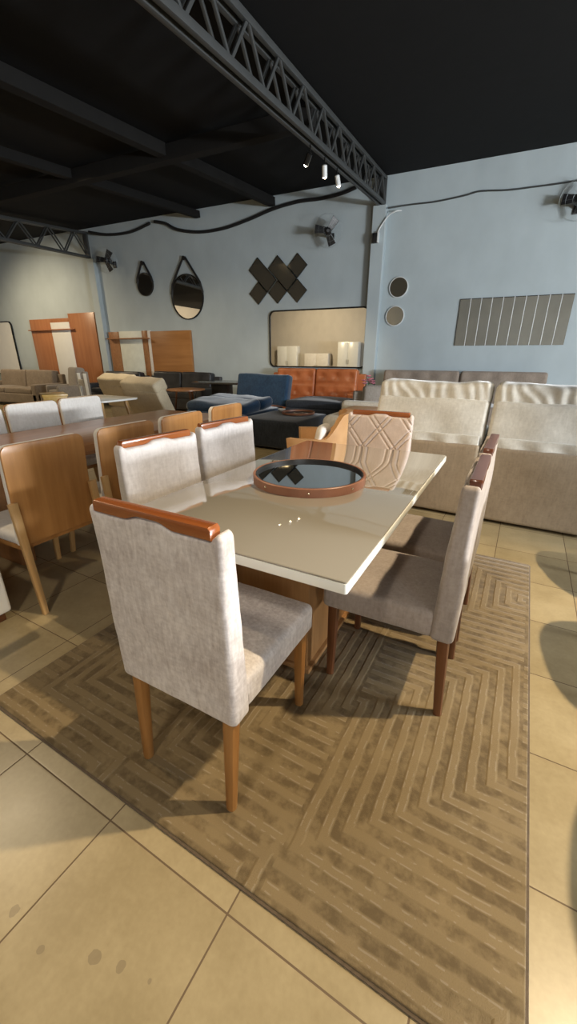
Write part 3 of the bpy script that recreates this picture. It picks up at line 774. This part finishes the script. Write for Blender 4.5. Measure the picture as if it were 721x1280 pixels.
t = tag(obj('throw_pillow', B().soft((0, 0, 0), (0.34, 0.11, 0.30), 0.05, (8, 3, 8), lambda p: (p.x, p.y*(1.15-(2*p.x/0.34)**2*0.7), p.z), T(-1.36, 3.60, 0.62, -12, 0, -80)), 'white_up'), 'small white pillow in the tan armchair beside the blush chair', 'pillow')
for i, (x, y, r) in enumerate(((1.04, 1.15, 80), (1.06, 1.99, 95), (1.12, 2.82, 105))):  # out-of-view armchairs added to cast the floor shadows at the right
    tub('charcoal_armchair', ['charcoal tub armchair right of the rug, nearest the camera', 'charcoal tub armchair right of the rug, middle one', 'charcoal tub armchair right of the rug, nearest the cream sofa'][i], (x, y, 0), r, 'charcoal', 'black', 0.60, 0.80, 'charcoal armchairs along the right of the rug')

# ---------------------------------------------------------------- things on the back wall
YW = 9.5
WM = lambda x, z, d=0.0: Matrix.Translation((x, YW-d, z))
RX90 = Matrix.Rotation(rad(90), 4, 'X')
# large rounded mirror
t = thing('wall_mirror', 'large wide mirror with rounded thin dark frame over the orange sofa', 'mirror', (-3.79, YW, 1.745))
ring = B()
def frame_ring(b, o, i, d, y):
    A = [b.bm.verts.new((x, y, z)) for x, z in o]; C = [b.bm.verts.new((x, y, z)) for x, z in i]
    A2 = [b.bm.verts.new((x, y-d, z)) for x, z in o]; C2 = [b.bm.verts.new((x, y-d, z)) for x, z in i]; n = len(o)
    for k in range(n):
        j = (k+1) % n
        b.bm.faces.new((A[k], A[j], A2[j], A2[k])); b.bm.faces.new((C[k], C2[k], C2[j], C[j]))
        b.bm.faces.new((A2[k], A2[j], C2[j], C2[k])); b.bm.faces.new((A[k], C[k], C[j], A[j]))
    return b
obj('frame', frame_ring(B(), rrect(2.46, 1.27, 0.14, 8), rrect(2.40, 1.21, 0.115, 8), 0.035, 0), 'black_metal', t)
obj('mirror_glass', B().prism(rrect(2.41, 1.22, 0.12, 8), 0.008, 0, Matrix.Translation((0, -0.014, 0))), 'mirror', t, False)
# mirror made of ten upright strips
t = thing('panel_mirror', 'wide frameless mirror of ten upright strips on the right side wall area', 'mirror', (0.205, YW, 2.0))
obj('backing', B().box((0, -0.008, 0), (1.90, 0.014, 0.85), 0.002), 'black', t)
for k in range(10):
    x = -0.95+0.19*(k+0.5)
    obj('mirror_strip', B().box((0, 0, 0), (0.186, 0.012, 0.85), 0.0, T(x, -0.022, 0, 0, 0, (-1)**k*0.15)), 'dusk', t, False)
    if k: obj('bevel_strip', B().box((-0.95+0.19*k, -0.028, 0), (0.014, 0.010, 0.85), 0.004), 'pvc', t)
# two small round mirrors
for (x, z), lab in (((-1.985, 2.70), 'upper of two small round mirrors right of the middle pillar'), ((-2.01, 2.165), 'lower of two small round mirrors right of the middle pillar')):
    t = thing('round_mirror', lab, 'mirror', (x, YW, z), 0, 'small round mirrors by the pillar')
    obj('frame', B().lathe([(0.18, 0.0), (0.195, 0.0), (0.195, 0.03), (0.186, 0.034), (0.178, 0.03)], 48, RX90, cap=False), 'pvc', t)
    obj('mirror_glass', B().lathe([(0.181, 0.012), (0.181, 0.02)], 48, RX90), 'bronze' if z > 2.5 else 'dusk', t)
# strap mirrors
def strap(label, x, zc_, rx, rz_, ztop):
    t = thing('strap_mirror', label, 'mirror', (x, YW, zc_), 0, 'round strap mirrors')
    n = 56
    e = lambda k, s=1.0: (s*rx*math.cos(2*math.pi*k/n), s*rz_*math.sin(2*math.pi*k/n))
    obj('frame', frame_ring(B(), [e(k) for k in range(n)], [e(k, 0.955) for k in range(n)], 0.04, 0), 'black_metal', t)
    obj('mirror_glass', B().prism([e(k, 0.957) for k in range(n)], 0.01, 0, Matrix.Translation((0, -0.018, 0))), 'mirror', t, False)
    obj('strap', B().tube([(-rx*0.99, -0.03, rz_*0.15), (-rx*0.86, -0.035, rz_*0.60), (0-0.03, -0.035, ztop-zc_), (0.03, -0.035, ztop-zc_), (rx*0.86, -0.035, rz_*0.60), (rx*0.99, -0.03, rz_*0.15)], 0.026, 6), 'black', t)
    obj('peg', B().lathe([(0.035, 0), (0.035, 0.05), (0.05, 0.055), (0.05, 0.07)], 20, Matrix.Translation((0, 0, ztop-zc_-0.02)) @ RX90), 'black', t)
strap('larger round black mirror hung from a leather strap on the back wall', -7.42, 2.79, 0.51, 0.53, 3.68)
strap('smaller round black mirror hung from a strap, left of the larger one', -8.80, 3.16, 0.28, 0.28, 3.68)
# diamond mirror set
def diamond(label, x, z, long=False):
    L = 0.345; w = (2 if long else 1)*L/2; h = L/2
    R = Matrix.Rotation(rad(45), 4, 'Y')
    t = thing('diamond_mirror', label, 'mirror', (x, YW, z), 0, 'bronze diamond mirrors')
    obj('mirror_glass', B().prism([(-w, -h), (w, -h), (w, h), (-w, h)], 0.014, 0, Matrix.Translation((0, -0.012, 0)) @ R), 'bronze', t, False)
    b = frame_ring(B(), [(-w, -h), (w, -h), (w, h), (-w, h)], [(-w+0.012, -h+0.012), (w-0.012, -h+0.012), (w-0.012, h-0.012), (-w+0.012, h-0.012)], 0.024, 0)
    for v in b.bm.verts: v.co = R @ v.co
    obj('bevel_edge', b, 'dusk', t, False)
    return t
diamond('long bronze diamond mirror at the left of the zigzag cluster', -5.185, 3.14, True)
diamond('long bronze diamond mirror in the middle of the zigzag cluster', -4.665, 3.14, True)
diamond('small bronze diamond mirror at the cluster lower left', -5.31, 2.765)
diamond('small bronze diamond mirror at the cluster bottom centre', -4.79, 2.765)
diamond('small bronze diamond mirror at the cluster upper right', -4.285, 3.265)
diamond('small bronze diamond mirror at the cluster lower right', -4.285, 2.765)
# wall fans
def fan(label, x, z, rz):
    t = thing('wall_fan', label, 'fan', (x, YW, z), 0, 'black wall fans')
    obj('bracket', B().bar((0, -0.01, -0.06), (0, -0.20, -0.03), 0.05, 0.04), 'black', t)
    obj('wall_plate', B().box((0, -0.012, -0.06), (0.12, 0.02, 0.16), 0.004), 'black', t)
    R = Matrix.Translation((0, -0.26, 0)) @ Matrix.Rotation(rad(rz), 4, 'Z') @ Matrix.Rotation(rad(8), 4, 'X')
    obj('motor', B().lathe([(0.03, -0.14), (0.075, -0.12), (0.085, -0.03), (0.06, 0.03)], 28, R @ RX90), 'black', t)
    hub = obj('hub', B().lathe([(0.055, 0.06), (0.06, 0.10), (0.03, 0.13)], 24, R @ RX90), 'black', t)
    for k in range(3):
        Rk = R @ Matrix.Rotation(rad(120*k+35), 4, 'Y')
        obj('blade', B().soft((0, 0, 0), (0.15, 0.012, 0.22), 0.005, (4, 1, 5), lambda p: (p.x*(0.75+1.3*(p.z+0.11)), p.y+p.x*0.25, p.z), Rk @ Matrix.Translation((0.01, -0.08, 0.155))), 'black', t)
    b = B()
    for r, y in ((0.30, -0.08), (0.29, -0.02), (0.29, -0.15), (0.20, -0.19), (0.10, -0.205)):
        b.tube([R @ Vector((r*math.cos(2*math.pi*k/32), y, r*math.sin(2*math.pi*k/32))) for k in range(32)], 0.0014, 4, True)
    for k in range(14):
        a = 2*math.pi*k/14
        b.tube([R @ Vector((r*math.cos(a), y, r*math.sin(a))) for r, y in ((0.08, 0.0), (0.29, -0.02), (0.30, -0.08), (0.29, -0.15), (0.08, -0.205))], 0.0009, 4)
    obj('cage', b, 'glasscage', t)
fan('black wall fan above the diamond mirrors, left of the middle pillar', -3.5, 3.78, 25)
fan('black wall fan just right of the left pillar', -9.82, 3.76, 20)
fan('black wall fan at the right edge above the strip mirror', 0.90, 3.77, -10)

# wooden panels and the white board leaning at the wall
t = thing('wall_unit', 'reddish wood wall panel with white middle door and shelf at far left', 'panel', (-12.4, YW, 0))
obj('left_board', B().box((-0.93, -0.05, 1.32), (1.02, 0.08, 2.24), 0.004), 'panel', t)
obj('white_door', B().box((0.0, -0.06, 1.28), (0.86, 0.08, 2.10), 0.004), 'white', t, label='white glossy door')  # white board between the two wood boards
obj('header', B().box((0.0, -0.055, 2.385), (0.86, 0.07, 0.11), 0.004), 'panel', t)
obj('right_board', B().box((0.99, -0.05, 1.38), (1.12, 0.08, 2.36), 0.004), 'panel', t)
obj('shelf', B().box((-0.4, -0.14, 2.12), (2.1, 0.10, 0.03), 0.004), 'panel', t)
t = thing('tv_panel', 'amber wood panel with whitewashed strip right of the left pillar', 'panel', (-8.9, YW, 0))
obj('dark_strip', B().box((-1.27, -0.05, 1.1), (0.40, 0.08, 1.82), 0.004), 'walnut', t)
obj('white_strip', B().box((-0.62, -0.045, 1.1), (0.88, 0.07, 1.84), 0.004), 'whitewash', t, label='whitewashed strip')
obj('middle_strip', B().box((-0.08, -0.05, 1.1), (0.19, 0.08, 1.84), 0.004), 'walnut', t)
obj('pale_edge', B().box((0.08, -0.05, 1.1), (0.10, 0.07, 1.84), 0.004), 'white_up', t)
obj('wood_board', B().box((0.83, -0.05, 1.1), (1.38, 0.08, 1.80), 0.004), 'panel2', t)
obj('shelf', B().box((-0.65, -0.15, 1.82), (1.5, 0.16, 0.035), 0.004), 'walnut', t)
t = thing('white_board', 'white rounded board with dark frame leaning at the far left edge', 'panel', (-15.55, YW-0.05, 1.58))
obj('frame', frame_ring(B(), rrect(1.36, 1.72, 0.14), rrect(1.30, 1.66, 0.12), 0.04, 0.02), 'black_metal', t)
obj('board', B().prism(rrect(1.31, 1.67, 0.12), 0.02, 0, Matrix.Translation((0, 0.005, 0))), 'white', t, False)
obj('stand', B().box((0, 0.0, -1.21), (0.9, 0.06, 0.74), 0.004), 'black_metal', t)

for i, (x, w_, h_, mm) in enumerate(((-11.2, 1.3, 1.9, 'white'), (-9.3, 1.5, 1.5, 'white_up'), (-7.4, 1.2, 2.1, 'white'))):  # wardrobes added behind the camera for the large mirror to reflect
    t = thing('wardrobe', ['tall white wardrobe reflected at the left of the large wall mirror', 'wide pale low wardrobe reflected in the middle of the large wall mirror', 'tallest white wardrobe reflected at the right of the large wall mirror'][i], 'wardrobe', (x, -4.65, 0))
    obj('body', B().box((0, 0, h_/2+0.03), (w_, 0.5, h_-0.06), 0.006), mm, t)
    for q in (-1, 1):
        dr = obj('door', B().box((q*w_/4, 0.26, h_/2+0.03), (w_/2-0.02, 0.02, h_-0.12), 0.003), mm, t)
        obj('handle', B().bar((q*0.05, 0.285, h_/2-0.12), (q*0.05, 0.285, h_/2+0.12), 0.015), 'black_metal', dr)
    obj('plinth', B().box((0, -0.01, 0.03), (w_-0.04, 0.44, 0.06), 0.002), 'black', t)

# cables, wires and the little box on the pillar
def cable(label, pts, r, m, y=9.47, name='cable'):
    P = [Vector((x, y-0.015-(0.12 if abs(x+2.4) < 0.3 or abs(x+10.5) < 0.3 else 0.0), z)) for x, z in pts]
    out = []
    for i in range(len(P)-1):
        p0 = P[max(0, i-1)]; p1 = P[i]; p2 = P[i+1]; p3 = P[min(len(P)-1, i+2)]
        for k in range(6):
            s = k/6
            out.append(0.5*((2*p1)+(-p0+p2)*s+(2*p0-5*p1+4*p2-p3)*s*s+(-p0+3*p1-3*p2+p3)*s**3))
    out.append(P[-1])
    return tag(obj(name, B().tube(out, r, 7), m), label, 'cable')
cable('black cable sagging along the wall top from the left pillar', [(-10.45, 4.50), (-10.3, 4.46), (-9.85, 4.40), (-9.13, 4.38), (-8.5, 4.48), (-8.40, 4.51)], 0.034, 'black')
cable('thick black cable sagging along the wall top between the two pillars', [(-8.25, 4.52), (-7.9, 4.44), (-7.55, 4.28), (-6.9, 4.16), (-6.2, 4.16), (-5.5, 4.26), (-4.9, 4.38), (-4.3, 4.44), (-3.76, 4.43), (-3.3, 4.46), (-3.0, 4.52)], 0.036, 'black')
cable('thin grey wire strung along the upper wall right of the middle pillar', [(-2.30, 4.06), (-1.9, 4.10), (-1.42, 4.09), (-0.93, 4.12), (-0.67, 4.15), (-0.24, 4.11), (0.1, 4.10), (0.8, 4.10), (1.6, 4.16)], 0.014, 'truss', 9.48, 'wire')
cable('short white wire looping down the middle pillar to the small box', [(-2.06, 4.02), (-2.14, 3.99), (-2.28, 3.93), (-2.42, 3.76), (-2.47, 3.66)], 0.013, 'pvc', 9.47, 'wire')
t = thing('pillar_box', 'small black box with white side on the middle pillar under the truss', 'box', (-2.49, 9.36, 3.58))
obj('body', B().box((-0.02, -0.035, 0), (0.10, 0.07, 0.17), 0.006), 'black', t)
obj('cover', B().box((0.045, -0.04, 0.01), (0.03, 0.08, 0.19), 0.005), 'pvc', t)

# ---------------------------------------------------------------- light
def light(kind, name, loc, energy, col, target=None, **kw):
    l = bpy.data.lights.new(name, kind); l.energy = energy; l.color = col
    for k, v in kw.items(): setattr(l, k, v)
    o = bpy.data.objects.new(name, l); COL.objects.link(o); o.location = loc
    if target is not None:
        d = Vector(target)-Vector(loc); o.rotation_euler = d.to_track_quat('-Z', 'Y').to_euler()
    return o
WARM = (1.0, 0.80, 0.52)
light('SPOT', 'ceiling_spot', (1.5, 1.95, 3.72), 640, WARM, (0.35, 1.35, 0), spot_size=rad(66), spot_blend=0.55, shadow_soft_size=0.04)
light('SPOT', 'ceiling_spot', (-0.6, -0.9, 3.55), 125, (1.0, 0.88, 0.72), (-0.7, 0.7, 0), spot_size=rad(100), spot_blend=0.8, shadow_soft_size=0.15)
light('SPOT', 'ceiling_spot', (-4.2, 1.3, 3.7), 190, WARM, (-2.6, 1.6, 0), spot_size=rad(110), spot_blend=0.7, shadow_soft_size=0.06)
light('SPOT', 'ceiling_spot', (-1.0, 1.5, 3.65), 230, WARM, (-1.25, 4.1, 0.5), spot_size=rad(58), spot_blend=0.6, shadow_soft_size=0.06)  # added warm lamp to brighten the tan armchair and far table end
light('SPOT', 'ceiling_spot', (-2.6, 5.7, 3.55), 170, WARM, (-3.6, 8.7, 0.7), spot_size=rad(60), spot_blend=0.6, shadow_soft_size=0.05)
light('SPOT', 'ceiling_spot', (-6.5, 5.6, 4.0), 270, WARM, (-6.8, 7.0, 0), spot_size=rad(130), spot_blend=0.8, shadow_soft_size=0.2)
light('SPOT', 'ceiling_spot', (-13.0, 6.4, 4.2), 480, WARM, (-12.6, 9.0, 1.0), spot_size=rad(120), spot_blend=0.8, shadow_soft_size=0.2)
light('SPOT', 'ceiling_spot', (-9.0, -1.0, 3.55), 700, WARM, (-9.0, -5.0, 1.0), spot_size=rad(140), spot_blend=0.8, shadow_soft_size=0.2)  # added lamp, lights the wall behind the camera for the large mirror
light('SPOT', 'ceiling_spot', (-13.2, -1.5, 3.4), 500, WARM, (-16.6, -2.0, 1.8), spot_size=rad(140), spot_blend=0.8, shadow_soft_size=0.2)  # added lamp, brightens the left wall that the strap mirrors reflect
DAY = (0.91, 0.96, 1.0)
light('AREA', 'window_daylight', (6.95, 1.9, 1.38), 750, DAY, (0, 1.9, 1.38), shape='RECTANGLE', size=1.8, size_y=0.26)  # added narrow strip, shaped to draw the shade line on the left chairs
light('AREA', 'shopfront_daylight', (6.9, 4.0, 2.5), 350, DAY, (-1, 7.5, 2.6), shape='RECTANGLE', size=6.0, size_y=1.8)
light('AREA', 'street_daylight', (5.0, -4.8, 1.7), 255, DAY, (-1.0, 4, 1.2), shape='RECTANGLE', size=3.4, size_y=2.6)
w = bpy.data.worlds.new('world'); SC.world = w; w.use_nodes = True
w.node_tree.nodes['Background'].inputs[0].default_value = (0.6, 0.75, 1.0, 1); w.node_tree.nodes['Background'].inputs[1].default_value = 0.6

# ---------------------------------------------------------------- camera
cam = bpy.data.cameras.new('camera'); co = bpy.data.objects.new('camera', cam); COL.objects.link(co)
cam.sensor_fit = 'VERTICAL'; cam.sensor_height = 36.0; cam.lens = 500.49*36.0/1280.0; cam.clip_start = 0.02
y, p, r = rad(-25.3561), rad(21.3509), rad(0.1458)
fwd = Vector((math.sin(y)*math.cos(p), math.cos(y)*math.cos(p), -math.sin(p)))
rt = Vector((math.cos(y), -math.sin(y), 0)); up = rt.cross(fwd)
r2 = rt*math.cos(r)+up*math.sin(r); u2 = -rt*math.sin(r)+up*math.cos(r)
m = Matrix((r2, u2, -fwd)).transposed().to_4x4(); m.translation = (0, 0, 1.38)
co.matrix_world = m
SC.camera = co
SC.view_settings.view_transform = 'Standard'; SC.view_settings.look = 'None'
SC.view_settings.gamma = 1.0; SC.view_settings.exposure = 0.0; SC.view_settings.use_curve_mapping = False
SC.cycles.max_bounces = 8; SC.cycles.diffuse_bounces = 4; SC.cycles.glossy_bounces = 5
SC.cycles.sample_clamp_indirect = 6.0; SC.cycles.caustics_reflective = False; SC.cycles.caustics_refractive = False
SC.cycles.use_denoising = True
